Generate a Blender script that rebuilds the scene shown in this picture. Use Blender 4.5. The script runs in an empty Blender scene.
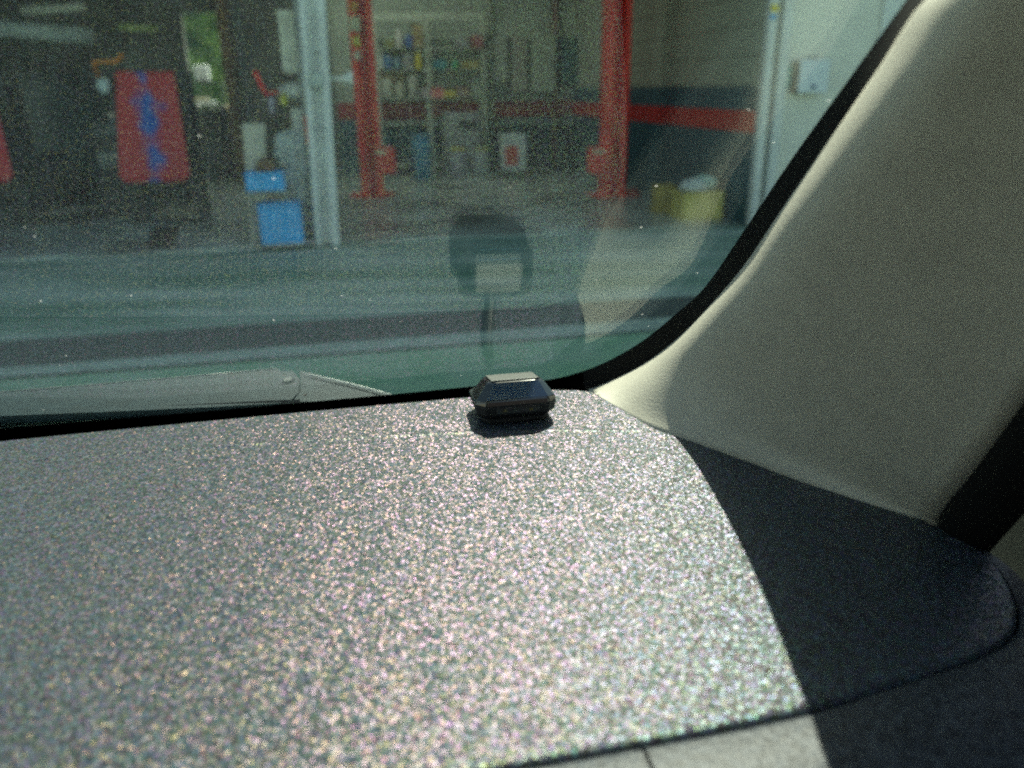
import bpy, bmesh, math, random
from mathutils import Vector, Matrix, noise
random.seed(7)
S = bpy.context.scene
COL = S.collection
# ------------------------------------------------------------------ camera
F_PX = 780.0; PITCH = math.radians(20.8); ROLL = math.radians(.64)
CAM = Vector((0, 0, 1.4))
_r = Vector((1, 0, 0)); _u = Vector((0, math.sin(PITCH), math.cos(PITCH))); _f = Vector((0, math.cos(PITCH), -math.sin(PITCH)))
CR = _r*math.cos(ROLL) - _u*math.sin(ROLL); CU = _u*math.cos(ROLL) + _r*math.sin(ROLL)
cd = bpy.data.cameras.new('camera'); cam = bpy.data.objects.new('camera', cd); COL.objects.link(cam)
cd.sensor_width = 36; cd.lens = 36*F_PX/1024; cd.clip_start = .01; cd.clip_end = 200
m3 = Matrix((CR, CU, -_f)).transposed(); cam.matrix_world = Matrix.Translation(CAM) @ m3.to_4x4()
cd.dof.use_dof = True; cd.dof.focus_distance = .60; cd.dof.aperture_fstop = 5.0
S.camera = cam
# ------------------------------------------------------------------ light
SUN_EL = math.radians(50.5); SUN_AZ = math.radians(10.8)      # azimuth to the right of the view
SUN = Vector((math.sin(SUN_AZ)*math.cos(SUN_EL), math.cos(SUN_AZ)*math.cos(SUN_EL), math.sin(SUN_EL)))
ld = bpy.data.lights.new('sun', 'SUN'); ld.energy = 13.0; ld.angle = math.radians(.53); ld.color = (1, .90, .77)
lo = bpy.data.objects.new('sun', ld); COL.objects.link(lo); lo.rotation_euler = SUN.to_track_quat('Z', 'Y').to_euler(); lo.location = (2, 4, 12)
w = bpy.data.worlds.new('world'); S.world = w; w.use_nodes = True; nt = w.node_tree
sky = nt.nodes.new('ShaderNodeTexSky'); sky.sky_type = 'NISHITA'; sky.sun_disc = False
sky.sun_elevation = SUN_EL; sky.sun_rotation = SUN_AZ
hz = nt.nodes.new('ShaderNodeMixRGB'); hz.blend_type = 'MULTIPLY'; hz.inputs[0].default_value = 1; hz.inputs[2].default_value = (1, .94, .77, 1)   # summer haze warms the sky
nt.links.new(sky.outputs[0], hz.inputs[1]); nt.links.new(hz.outputs[0], nt.nodes['Background'].inputs[0]); nt.nodes['Background'].inputs[1].default_value = .26
S.view_settings.view_transform = 'Standard'; S.view_settings.look = 'None'; S.view_settings.gamma = 1
S.view_settings.use_curve_mapping = False; S.view_settings.exposure = -.1
S.cycles.use_denoising = False; S.cycles.use_adaptive_sampling = False; S.cycles.filter_width = 2.2; S.cycles.sample_clamp_indirect = .7; S.cycles.max_bounces = 8; S.cycles.transparent_max_bounces = 16

# ------------------------------------------------------------------ helpers
def ray(x, y): return _f + CR*((x-512)/F_PX) - CU*((y-384)/F_PX)
def at_z(x, y, z=0.0):
    d = ray(x, y); return CAM + d*((z-CAM.z)/d.z)
def at_plane(x, y, p, n):
    d = ray(x, y); return CAM + d*((p-CAM).dot(n)/d.dot(n))
GY = math.radians(12)
GO = Vector((2.51, 8.40, 0)); GL = Vector((math.cos(GY), math.sin(GY), 0)); GD = Vector((-math.sin(GY), math.cos(GY), 0))
def W(u, v, z): return GO + GL*u + GD*v + Vector((0, 0, z))
def uz(x, y, v):
    p = at_plane(x, y, GO+GD*v, GD); q = p-GO; return q.dot(GL), p.z
def uv(x, y, z=0.0):
    q = at_z(x, y, z)-GO; return q.dot(GL), q.dot(GD)

def mat(name, col, rough=.6, metal=0, var=.12, vscale=8, bump=0, bscale=60, spec=.5, col2=None, alpha=1, coat=0, trans=0):
    m = bpy.data.materials.new(name); m.use_nodes = True; n = m.node_tree.nodes; L = m.node_tree.links
    b = n['Principled BSDF']; b.inputs['Roughness'].default_value = rough; b.inputs['Metallic'].default_value = metal
    b.inputs['Specular IOR Level'].default_value = spec; b.inputs['Coat Weight'].default_value = coat
    b.inputs['Alpha'].default_value = alpha; b.inputs['Transmission Weight'].default_value = trans
    tc = n.new('ShaderNodeTexCoord'); nz = n.new('ShaderNodeTexNoise'); nz.inputs['Scale'].default_value = vscale; nz.inputs['Detail'].default_value = 5
    L.new(tc.outputs['Object'], nz.inputs['Vector'])
    cr = n.new('ShaderNodeValToRGB'); L.new(nz.outputs['Fac'], cr.inputs[0])
    c2 = col2 or tuple(c*(1-var*2) for c in col); c1 = col if col2 else tuple(min(1, c*(1+var)) for c in col)
    cr.color_ramp.elements[0].position = .35; cr.color_ramp.elements[0].color = (*c2, 1)
    cr.color_ramp.elements[1].position = .65; cr.color_ramp.elements[1].color = (*c1, 1)
    L.new(cr.outputs[0], b.inputs['Base Color'])
    if bump:
        nb = n.new('ShaderNodeTexNoise'); nb.inputs['Scale'].default_value = bscale; nb.inputs['Detail'].default_value = 4
        L.new(tc.outputs['Object'], nb.inputs['Vector']); bp = n.new('ShaderNodeBump'); bp.inputs['Strength'].default_value = bump
        bp.inputs['Distance'].default_value = .3/bscale
        L.new(nb.outputs['Fac'], bp.inputs['Height']); L.new(bp.outputs[0], b.inputs['Normal'])
    return m

def put(name, verts, faces, m, parent=None, smooth=False, loc=None, rz=0):
    me = bpy.data.meshes.new(name); me.from_pydata([tuple(v) for v in verts], [], faces); me.update()
    o = bpy.data.objects.new(name, me); COL.objects.link(o); me.materials.append(m)
    if smooth:
        for p in me.polygons: p.use_smooth = True
    if loc is not None: o.location = loc
    o.rotation_euler = (0, 0, rz)
    if parent: o.parent = parent
    return o
def put_bm(name, bm, m, parent=None, smooth=False, loc=None, rz=0):
    bmesh.ops.recalc_face_normals(bm, faces=bm.faces)
    me = bpy.data.meshes.new(name); bm.to_mesh(me); bm.free()
    o = bpy.data.objects.new(name, me); COL.objects.link(o); me.materials.append(m)
    if smooth:
        for p in me.polygons: p.use_smooth = True
    if loc is not None: o.location = loc
    o.rotation_euler = (0, 0, rz)
    if parent: o.parent = parent
    return o
def tag(o, label, cat, group=None, kind=None):
    o['label'] = label; o['category'] = cat
    if group: o['group'] = group
    if kind: o['kind'] = kind
    return o
def struct(o): o['kind'] = 'structure'; return o
def root(name, loc, rz, label, cat, group=None):
    o = bpy.data.objects.new(name, None); COL.objects.link(o); o.empty_display_size = .1
    o.location = loc; o.rotation_euler = (0, 0, rz); return tag(o, label, cat, group)
def b_box(bm, c, s, bevel=0, rot=None):
    r = bmesh.ops.create_cube(bm, size=1); vs = r['verts']
    bmesh.ops.scale(bm, vec=s, verts=vs)
    if rot: bmesh.ops.rotate(bm, cent=(0, 0, 0), matrix=rot, verts=vs)
    bmesh.ops.translate(bm, vec=c, verts=vs)
    if bevel:
        es = list({e for v in vs for e in v.link_edges})
        bmesh.ops.bevel(bm, geom=es, offset=bevel, segments=2, affect='EDGES', profile=.6)
def box(name, c, s, m, parent=None, bevel=0, rot=None, loc=None, rz=0):
    bm = bmesh.new(); b_box(bm, c, s, bevel, rot); return put_bm(name, bm, m, parent, loc=loc, rz=rz)
def b_lathe(bm, prof, n=24, c=(0, 0, 0)):
    rings = []
    for r, z in prof:
        rings.append([bm.verts.new((c[0]+r*math.cos(2*math.pi*i/n), c[1]+r*math.sin(2*math.pi*i/n), c[2]+z)) for i in range(n)])
    for a, b in zip(rings, rings[1:]):
        for i in range(n): bm.faces.new((a[i], a[(i+1) % n], b[(i+1) % n], b[i]))
    bm.faces.new(rings[0][::-1]); bm.faces.new(rings[-1])
def lathe(name, prof, m, parent=None, n=24, loc=None, rz=0):
    bm = bmesh.new(); b_lathe(bm, prof, n); o = put_bm(name, bm, m, parent, True, loc, rz); return o
def b_tube(bm, pts, r, n=10):
    pts = [Vector(p) for p in pts]; rs = r if isinstance(r, (list, tuple)) else [r]*len(pts); rings = []
    ref = None
    for i, p in enumerate(pts):
        t = (pts[min(i+1, len(pts)-1)]-pts[max(i-1, 0)]).normalized()
        if ref is None: ref = t.orthogonal().normalized()
        ref = (ref - t*ref.dot(t)).normalized(); k = t.cross(ref)
        rings.append([bm.verts.new(p+(ref*math.cos(2*math.pi*j/n)+k*math.sin(2*math.pi*j/n))*rs[i]) for j in range(n)])
    for a, b in zip(rings, rings[1:]):
        for i in range(n): bm.faces.new((a[i], a[(i+1) % n], b[(i+1) % n], b[i]))
    bm.faces.new(rings[0][::-1]); bm.faces.new(rings[-1])
def tube(name, pts, r, m, parent=None, n=10, loc=None, rz=0):
    bm = bmesh.new(); b_tube(bm, pts, r, n); return put_bm(name, bm, m, parent, True, loc, rz)
def prism(name, pts, ext, m, parent=None, bevel=0):
    """closed outline of 3-D points extruded by the vector ext"""
    bm = bmesh.new(); a = [bm.verts.new(p) for p in pts]; b = [bm.verts.new(Vector(p)+ext) for p in pts]; n = len(pts)
    top = bm.faces.new(b); bm.faces.new(a[::-1])
    for i in range(n): bm.faces.new((a[i], a[(i+1) % n], b[(i+1) % n], b[i]))
    if bevel:
        bmesh.ops.bevel(bm, geom=list(top.edges), offset=bevel, segments=4, affect='EDGES', profile=.5)
    return put_bm(name, bm, m, parent)
def interp(pts, n):
    """Catmull-Rom resample of 2-D/3-D points, n samples"""
    P = [Vector(p) for p in pts]; P = [P[0]*2-P[1]]+P+[P[-1]*2-P[-2]]; k = len(P)-3; out = []
    for i in range(n):
        t = i/(n-1)*k; j = min(int(t), k-1); t -= j; a, b, c, d = P[j:j+4]
        out.append(.5*((2*b)+(c-a)*t+(2*a-5*b+4*c-d)*t*t+(3*b-3*c+d-a)*t**3))
    return out
def gbox(name, label, cat, u, v, z, s, m, group=None, bevel=.01, yaw=0):
    """one-mesh thing standing in the garage frame; (u,v,z) centre of its base"""
    o = box(name, (0, 0, s[2]/2), s, m, bevel=min(bevel, min(s)*.3), loc=W(u, v, z), rz=GY+yaw)
    return tag(o, label, cat, group)

# ------------------------------------------------------------------ materials
def dash_material():
    m = bpy.data.materials.new('sparkling grained dash plastic'); m.use_nodes = True; n = m.node_tree.nodes; L = m.node_tree.links
    b = n['Principled BSDF']
    tc = n.new('ShaderNodeTexCoord')
    def N(t): return n.new('ShaderNode'+t)
    vo = N('TexVoronoi'); vo.inputs['Scale'].default_value = 850; L.new(tc.outputs['Object'], vo.inputs['Vector'])
    nz = N('TexNoise'); nz.inputs['Scale'].default_value = 480; nz.inputs['Detail'].default_value = 2; L.new(tc.outputs['Object'], nz.inputs['Vector'])
    # flake colour: part of the sparkle put into the base colour as pale hued grains
    hs = N('MixRGB'); hs.blend_type = 'MIX'; hs.inputs[0].default_value = .3
    hs.inputs[1].default_value = (.6, .6, .6, 1); L.new(vo.outputs['Color'], hs.inputs[2])
    sep = N('SeparateColor'); L.new(vo.outputs['Color'], sep.inputs[0])
    ramp = N('ValToRGB'); L.new(sep.outputs[2], ramp.inputs[0])
    ramp.color_ramp.elements[0].position = .45; ramp.color_ramp.elements[0].color = (.62, .62, .62, 1)
    ramp.color_ramp.elements[1].position = 1.0; ramp.color_ramp.elements[1].color = (1.45, 1.45, 1.45, 1)
    mu = N('MixRGB'); mu.blend_type = 'MULTIPLY'; mu.inputs[0].default_value = 1
    L.new(hs.outputs[0], mu.inputs[1]); L.new(ramp.outputs[0], mu.inputs[2])
    base = N('MixRGB'); base.blend_type = 'MULTIPLY'; base.inputs[0].default_value = 1; base.inputs[2].default_value = (.077, .096, .115, 1)
    L.new(mu.outputs[0], base.inputs[1]); L.new(base.outputs[0], b.inputs['Base Color'])
    b.inputs['Roughness'].default_value = .38
    b.inputs['Specular IOR Level'].default_value = .6
    tint = N('MixRGB'); tint.inputs[0].default_value = .65; tint.inputs[1].default_value = (1, 1, 1, 1); L.new(vo.outputs['Color'], tint.inputs[2])
    L.new(tint.outputs[0], b.inputs['Specular Tint'])
    # every grain tilts its own way
    vm = N('VectorMath'); vm.operation = 'SUBTRACT'; vm.inputs[1].default_value = (.5, .5, .5); L.new(vo.outputs['Color'], vm.inputs[0])
    sc = N('VectorMath'); sc.operation = 'SCALE'; sc.inputs['Scale'].default_value = .46; L.new(vm.outputs[0], sc.inputs[0])
    bp = N('Bump'); bp.inputs['Strength'].default_value = .5; bp.inputs['Distance'].default_value = .0006; L.new(nz.outputs['Fac'], bp.inputs['Height'])
    ad = N('VectorMath'); ad.operation = 'ADD'; L.new(sc.outputs[0], ad.inputs[0]); L.new(bp.outputs[0], ad.inputs[1])
    nn = N('VectorMath'); nn.operation = 'NORMALIZE'; L.new(ad.outputs[0], nn.inputs[0]); L.new(nn.outputs[0], b.inputs['Normal'])
    return m
M_dash = dash_material()
def fascia_material():
    m = mat('leather grained fascia', (.04, .048, .06), .5, bump=.9, bscale=420, var=.3, vscale=300, spec=.45)
    return m
M_fascia = fascia_material()
M_trench = mat('matt black defroster plastic', (.028, .03, .032), .8, var=.1, spec=.2)
M_groove = mat('dark gap rubber', (.006, .006, .007), .9, spec=.1)
M_trim = mat('pale beige grained trim', (.45, .43, .365), .62, var=.03, vscale=40, bump=.9, bscale=620, spec=.35)
M_seal = mat('black rubber seal', (.006, .006, .006), .75, spec=.15)
M_frit = mat('black ceramic band', (.003, .003, .003), 1, spec=0)
M_blackgloss = mat('glossy black plastic', (.008, .008, .009), .08, spec=.6, coat=.6)
M_blackmat = mat('satin black plastic', (.012, .012, .013), .45)
M_doorplastic = mat('dark brown door plastic', (.022, .015, .010), .6)
M_wiper = mat('weathered wiper arm paint', (.012, .030, .038), .5, metal=.0, spec=.3, bump=.15, bscale=900, var=.1, vscale=60)
M_chrome = mat('bright bare steel edge', (.8, .8, .8), .2, metal=1)
M_rubber = mat('wiper blade rubber', (.01, .01, .012), .5)

def glass_material():
    m = bpy.data.materials.new('green tinted windscreen glass'); m.use_nodes = True; n = m.node_tree.nodes; L = m.node_tree.links
    n.remove(n['Principled BSDF']); out = n['Material Output']
    N = lambda t: n.new('ShaderNode'+t)
    tr = N('BsdfTransparent'); tr.inputs[0].default_value = (.87, .937, .90, 1)
    gl = N('BsdfGlossy'); gl.inputs['Roughness'].default_value = 0.0; gl.inputs[0].default_value = (1, 1, 1, 1)
    # Schlick reflectance of one glass face, the same from both sides
    g = N('NewGeometry'); dt = N('VectorMath'); dt.operation = 'DOT_PRODUCT'; L.new(g.outputs['Normal'], dt.inputs[0]); L.new(g.outputs['Incoming'], dt.inputs[1])
    ab = N('Math'); ab.operation = 'ABSOLUTE'; L.new(dt.outputs['Value'], ab.inputs[0])
    om = N('Math'); om.operation = 'SUBTRACT'; om.inputs[0].default_value = 1; L.new(ab.outputs[0], om.inputs[1])
    pw = N('Math'); pw.operation = 'POWER'; pw.inputs[1].default_value = 5; L.new(om.outputs[0], pw.inputs[0])
    ma = N('Math'); ma.operation = 'MULTIPLY_ADD'; ma.inputs[1].default_value = .94; ma.inputs[2].default_value = .085; L.new(pw.outputs[0], ma.inputs[0])
    mx = N('MixShader'); L.new(ma.outputs[0], mx.inputs[0]); L.new(tr.outputs[0], mx.inputs[1]); L.new(gl.outputs[0], mx.inputs[2])
    # sparse dust specks stuck to the pane
    tc = N('TexCoord'); vo = N('TexVoronoi'); vo.inputs['Scale'].default_value = 130; L.new(tc.outputs['Object'], vo.inputs['Vector'])
    se = N('SeparateColor'); L.new(vo.outputs['Color'], se.inputs[0])
    a = N('Math'); a.operation = 'GREATER_THAN'; a.inputs[1].default_value = .972; L.new(se.outputs[0], a.inputs[0])
    b = N('Math'); b.operation = 'LESS_THAN'; b.inputs[1].default_value = .09; L.new(vo.outputs['Distance'], b.inputs[0])
    c = N('Math'); c.operation = 'MULTIPLY'; L.new(a.outputs[0], c.inputs[0]); L.new(b.outputs[0], c.inputs[1])
    c2 = N('Math'); c2.operation = 'MULTIPLY'; c2.inputs[1].default_value = .3; L.new(c.outputs[0], c2.inputs[0])
    df = N('BsdfTranslucent'); df.inputs[0].default_value = (.8, .82, .8, 1)
    m2 = N('MixShader'); L.new(c2.outputs[0], m2.inputs[0]); L.new(mx.outputs[0], m2.inputs[1]); L.new(df.outputs[0], m2.inputs[2])
    L.new(m2.outputs[0], out.inputs[0]); return m
M_glass = glass_material()

# ================================================================== THE CAR
ZD = 1.16
WY = math.radians(10); WT = math.radians(40)
w_fwd = Vector((-math.sin(WY), math.cos(WY), 0)); w_lat = Vector((math.cos(WY), math.sin(WY), 0))
w_up = -w_fwd*math.cos(WT) + Vector((0, 0, 1))*math.sin(WT)
w_n = w_lat.cross(w_up).normalized()
if w_n.z > 0: w_n = -w_n                       # inward normal (down, towards the seats)
w_p = at_z(550, 388, ZD) + w_fwd*.055          # where the pane meets the level of the dash
def on_glass(x, y, off=0.0): return at_plane(x, y, w_p + w_n*off, w_n)
def in_glass(p):
    q = p-w_p; return q.dot(w_lat), q.dot(w_up)
def G3(a, b, off=0.0): return w_p + w_lat*a + w_up*b + w_n*off

car = root('car', (0, .6, 0), 0, 'car cabin around the camera: grey grained dashboard, pale pillar trim, tinted windscreen and black edging', 'car')
car_inv = Matrix.Translation(-car.location)
def in_car(o):
    o.parent = car; o.matrix_parent_inverse = car_inv; return o
parts = []
# --- windscreen: outline of the visible black edge traced on the pane
frit_px = [(0, 428), (100, 419.5), (200, 411), (300, 402), (400, 393), (470, 386), (520, 382), (560, 377), (600, 364), (640, 342), (675, 314), (705, 286), (745, 228), (790, 160), (850, 76), (905, 0)]
frit_ab = [in_glass(on_glass(*p)) for p in frit_px]
a0, b0 = frit_ab[0]; a1, b1 = frit_ab[3]
sl = (b1-b0)/(a1-a0)
inner = [(a0-d_, b0-sl*d_) for d_ in (.75, .55, .38, .24, .14, .06)] + frit_ab
a1, b1 = frit_ab[-1]; a2, b2 = frit_ab[-2]
d = ((a1-a2), (b1-b2)); dl = math.hypot(*d); k = (.78-b1)/d[1]
inner += [(a1+d[0]*k*f_, b1+(.78-b1)*f_) for f_ in (.08, .2, .4, .65, 1)]
# pane outline: widened below and to the right
trim_px = [(560, 396), (585, 390), (602, 384.5), (640, 366), (672, 343), (702, 314), (742, 268), (784, 206), (832, 136), (880, 66), (925, 0)]
trim_ab = [in_glass(on_glass(*p)) for p in trim_px]
ta, tb = trim_ab[-1], trim_ab[-2]; kk = (.80-ta[1])/(ta[1]-tb[1])
trim_top = (ta[0]+(ta[0]-tb[0])*kk, .80)
trim_ext = [(ta[0]+(trim_top[0]-ta[0])*f_, ta[1]+(.80-ta[1])*f_) for f_ in (.08, .18, .32, .5, .75, 1)]
TRIM_OFF = .018
outer = [(inner[0][0]-.02, -.16), (-.2, -.16), (trim_ab[0][0]+.02, -.14)] + [(a+.012, b-.012) for a, b in trim_ab[1:]] + [(trim_top[0]+.01, .80), (inner[0][0]-.02, .80)]
pane = in_car(prism('windscreen_pane', [G3(a, b) for a, b in outer], -w_n*.0045, M_glass)); pane['label'] = 'green tinted glass windscreen pane showing faint reflections'
# frit: black ceramic band fused on the outer face, from the visible edge outwards
def strip_between(name, A, B, m, ext):
    vs = []; fs = []; n = len(A)
    for a, b in zip(A, B): vs += [a, b, a+ext, b+ext]
    for i in range(n-1):
        j = 4*i; q = j+4
        fs += [(j, j+1, q+1, q), (j+2, q+2, q+3, j+3), (j, q, q+2, j+2), (j+1, j+3, q+3, q+1)]
    e = 4*(n-1); fs += [(0, 2, 3, 1), (e, e+1, e+3, e+2)]
    o = put(name, vs, fs, m, smooth=False); return o
ii = interp([Vector((a, b, 0)) for a, b in inner], 160)
A = [G3(p.x, p.y, .0006) for p in ii]; B = []
for i, p in enumerate(ii):
    t = (ii[min(i+1, 159)]-ii[max(i-1, 0)]).normalized(); nrm = Vector((t.y, -t.x, 0)); wd = .07-.045*min(1, max(0, (p.x-.10)/.06))
    q = p+nrm*wd; B.append(G3(q.x, q.y, .0006))
in_car(strip_between('black_edge_band', A, B, M_frit, w_n*.0006))
# gasket between pane and pillar trim (seen as the inner half of the black band)
Gs = interp([on_glass(*p, TRIM_OFF) for p in trim_px[1:]] + [G3(*p, TRIM_OFF) for p in trim_ext], 76)
ti = [Vector((*in_glass(g), 0)) for g in Gs]
def nearest_inner(p): return min(ii, key=lambda q: (q-p).length)
A = []; B = []
for p, g in zip(ti, Gs):
    q = nearest_inner(p); A.append(g+w_n*.0002); r_ = p+(q-p)*.98; B.append(G3(r_.x, r_.y, .0012))
in_car(strip_between('windscreen_gasket', A, B, M_seal, w_n*.001))

# --- dashboard
def dz(x, y): return at_z(x, y, ZD)
back_px = [(0, 440), (100, 430), (200, 420.5), (300, 411), (400, 402), (480, 395), (550, 388.5), (578, 389)]
right_px = [(590, 393), (620, 411), (652, 430), (700, 447), (800, 484), (900, 516), (935, 523)]
cap_px = [(962, 535), (990, 556), (1008, 580), (1018, 605), (1016, 628), (1000, 644), (968, 659), (930, 672)]
front_px = [(880, 688), (820, 707), (760, 721), (700, 733), (640, 744), (570, 757), (500, 769)]
bk = [dz(*p) for p in back_px]; ft = [dz(*p) for p in front_px]
left_b = bk[0] + (bk[0]-bk[3]).normalized()*.9; left_f = ft[-1] + (ft[-1]-ft[-3]).normalized()*1.1
left_f.y = max(left_f.y, .02); left_b.z = left_f.z = ZD
loop = [left_b] + bk + [dz(*p)+Vector((.004, .004, 0)) for p in right_px[:-1]] + [dz(*right_px[-1])] + interp([dz(*p) for p in cap_px], 22) + ft + [left_f]
bm = bmesh.new(); top = [bm.verts.new(p) for p in loop]; bot = [bm.verts.new(p-Vector((0, 0, .02))) for p in loop]
tf = bm.faces.new(top); bm.faces.new(bot[::-1]); n = len(loop)
for i in range(n): bm.faces.new((top[i], bot[i], bot[(i+1) % n], top[(i+1) % n]))
bmesh.ops.recalc_face_normals(bm, faces=bm.faces)
bmesh.ops.bevel(bm, geom=list(tf.edges), offset=.0035, segments=4, affect='EDGES', profile=.5)
pad = in_car(put_bm('dashboard_pad', bm, M_dash)); pad['label'] = 'sunlit grey dashboard top with sparkling grain'
# fine crease line running across the pad near the glass
cr_px = [(-200, 481), (0, 463), (150, 451), (300, 441), (450, 433), (560, 430.5), (640, 431)]
cr = interp([dz(*p) for p in cr_px], 40)
bm = bmesh.new()
rows = [(-.0022, .00005), (-.0006, .0011), (.0006, .0011), (.003, .00005)]
vv = []
for i, p in enumerate(cr):
    t = (cr[min(i+1, 39)]-cr[max(i-1, 0)]).normalized(); s_ = Vector((-t.y, t.x, 0))
    vv.append([bm.verts.new(p+s_*a+Vector((0, 0, h*.5))) for a, h in rows])
for p, q in zip(vv, vv[1:]):
    for j in range(3): bm.faces.new((p[j], q[j], q[j+1], p[j+1]))
in_car(put_bm('crease_ridge', bm, M_dash, smooth=True))
# trench behind the pad down to the glass
tr_a = [left_b] + bk + [dz(590, 393)+Vector((.003, 0, 0))]; tr_b = []
sl_d = (w_fwd*math.cos(math.radians(25.5)) - Vector((0, 0, 1))*math.sin(math.radians(25.5)))
for p in tr_a:
    tr_b.append(p+sl_d*((w_p+w_n*.002-p).dot(w_n)/sl_d.dot(w_n)))
tr_a = [p-Vector((0, 0, .0012)) for p in tr_a]; tr_a.append(tr_a[-1]+Vector((.03, .01, -.006))); tr_b.append(tr_b[-1]+Vector((.03, .005, -.006)))
in_car(strip_between('defroster_slope', tr_a, tr_b, M_dash, Vector((0, 0, -.004))))
# body of the dash below the pad with the fascia panels in front of the groove
def lowered(p, dzv, out=0): return p+Vector((0, 0, -dzv))
fr = [left_f]+ft[::-1]+[dz(*p) for p in cap_px[::-1][:5]]          # left to right along the front groove
fr = fr[:1]+interp(fr[1:], 40)
def fascia(name, pts, label=None):
    prof = [(.0012, .016), (.0012, .0012), (.004, -.0004), (.03, .002), (.06, .010), (.085, .028), (.105, .06), (.115, .12), (.11, .30)]
    bm = bmesh.new(); rows = []
    for i, p in enumerate(pts):
        t = (pts[min(i+1, len(pts)-1)]-pts[max(i-1, 0)]).normalized(); o_ = Vector((t.y, -t.x, 0))
        rows.append([bm.verts.new(p+o_*a-Vector((0, 0, h))) for a, h in prof])
    for p, q in zip(rows, rows[1:]):
        for j in range(len(prof)-1): bm.faces.new((p[j], p[j+1], q[j+1], q[j]))
    o = in_car(put_bm(name, bm, M_fascia, smooth=True))
    if label: o['label'] = label
    return o
split = min(range(len(fr)), key=lambda i: (fr[i]-dz(642, 744)).length)
L_ = fr[:split]+[dz(640, 744.2)-Vector((.0004, 0, 0))]; R_ = [dz(640, 744.2)+Vector((.0012, .0003, 0))]+fr[split+1:]
fascia('fascia_panel', L_); fascia('fascia_panel', R_)
core = [p-Vector((0, 0, .021)) for p in loop]
in_car(prism('dashboard_core', core, Vector((0, 0, -.30)), M_groove))
# end piece outside the rounded corner
oc = interp([dz(*p) for p in [(935, 521), (965, 528), (1000, 545), (1030, 572), (1048, 605), (1050, 640), (1030, 668)]], 24)
icp = interp([dz(*p) for p in [(935, 523.5), (963, 534), (991.5, 555), (1010, 579), (1020.5, 605), (1018.5, 629), (1002, 646)]], 24)
in_car(strip_between('dashboard_end_cap', [p-Vector((0, 0, .003)) for p in icp], [p-Vector((0, 0, .008)) for p in oc], M_fascia, Vector((0, 0, -.2))))

# --- A-pillar trim: lofted skin from the pane edge over a soft ridge to the door side
NR = 76; NC = 40
e0 = dz(936, 523); e_dir = Vector((-.06, -.50, .85)).normalized()
s_len = (Gs[-1]-Gs[0]).length
rows = []
base_curve = interp([Vector((.072, .703, 1.120)), Vector((.0765, .655, 1.142))] + [at_z(x, y, ZD-.002) for x, y in [(594, 395), (622, 412), (652, 430), (700, 447), (760, 469), (800, 484), (860, 504), (900, 516), (937, 524)]], NC)
# row 0 sits a little under the dash top
for i in range(NR):
    t = i/(NR-1); g = Gs[i]
    zz = max(g.z, ZD)
    # far edge at a matching position along the door side
    s = max(0, (g.z-1.135))/e_dir.z*1.0
    e = e0+e_dir*s
    # the skin first runs back into the cabin, then rounds over a soft ridge
    if i == 0 or g.z < 1.41: vd = (g-CAM).normalized(); rt = vd.cross(Vector((0, 0, 1))).normalized()
    lo_ = max(0, 1-t/.18); lg = .105+.045*lo_
    k1 = g - vd*lg + rt*(.008+.020*lo_); k2 = k1 + (e-k1)*.15 + rt*.002
    row = []
    for j in range(NC):
        q = j/(NC-1); r_ = 1-q
        row.append(g*r_**3 + k1*3*r_*r_*q + k2*3*r_*q*q + e*q**3)
    # blend into the footing curve along the dash
    bls = []
    for j in range(NC):
        q = j/(NC-1); rg = .10-.07*min(1, q*1.6); bl = max(0, 1-t/rg); bls.append(bl*bl*(3-2*bl))
    row = [p.lerp(b_, bl) if i else b_ for p, b_, bl in zip(row, base_curve, bls)]
    bl = bls[0]
    row[0] = g.lerp(base_curve[0], bl) if i == 0 else g
    rows.append(row)
for it in range(14):                       # relax the footing so it sweeps smoothly into the pillar
    new = [list(r) for r in rows]
    for i in range(1, 22):
        for j in range(1, NC-1):
            new[i][j] = rows[i][j]*.5+(rows[i-1][j]+rows[i+1][j]+rows[i][j-1]+rows[i][j+1])*.125
    rows = new
vs = [p for r in rows for p in r]; fs = []
for i in range(NR-1):
    for j in range(NC-1): a = i*NC+j; fs.append((a, a+1, a+NC+1, a+NC))
o = in_car(put('pillar_trim', vs, fs, M_trim, smooth=True)); o['label'] = 'pale beige grained windscreen pillar trim'
sol = o.modifiers.new('solid', 'SOLIDIFY'); sol.thickness = .003; sol.offset = -1
PILLAR = o
# door seal and door behind the pillar
sp = [e0+e_dir*s for s in (-.06, 0, .05, .1, .2, .3, .45, .6)]
def off(p, a, b): return p+Vector((a, b, 0))
sp[0] = e0+Vector((.02, .05, -.06))
in_car(tube('door_seal', [off(p, .016, -.004) for p in interp(sp, 30)], .017, M_seal, n=14))
dr = interp([off(p, .05, -.01) for p in sp[1:]], 12)
in_car(strip_between('door_window_frame', dr, [p+Vector((.02, -.06, 0)) for p in dr], M_doorplastic, Vector((.02, .01, 0))))
in_car(strip_between('door_window_seal', [p+Vector((.021, -.063, 0)) for p in dr], [p+Vector((.03, -.08, 0)) for p in dr], M_seal, Vector((.02, .01, 0))))
d0 = Vector((.36, .60, 0)); d1 = Vector((.62, -.9, 0))
in_car(prism('door_card', [Vector((d0.x, d0.y, .5)), Vector((d1.x, d1.y, .5)), Vector((d1.x, d1.y, 1.12)), Vector((d0.x, d0.y, 1.20))], Vector((.06, .01, 0)), M_doorplastic))
M_cab = mat('dark cabin trim', (.05, .05, .052), .8)
in_car(prism('door_pillar', [Vector((.355, .42, 1.15)), Vector((.40, .22, 1.15)), Vector((.37, -.05, 1.72)), Vector((.31, .12, 1.72))], Vector((.03, .01, 0)), M_doorplastic))
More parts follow.
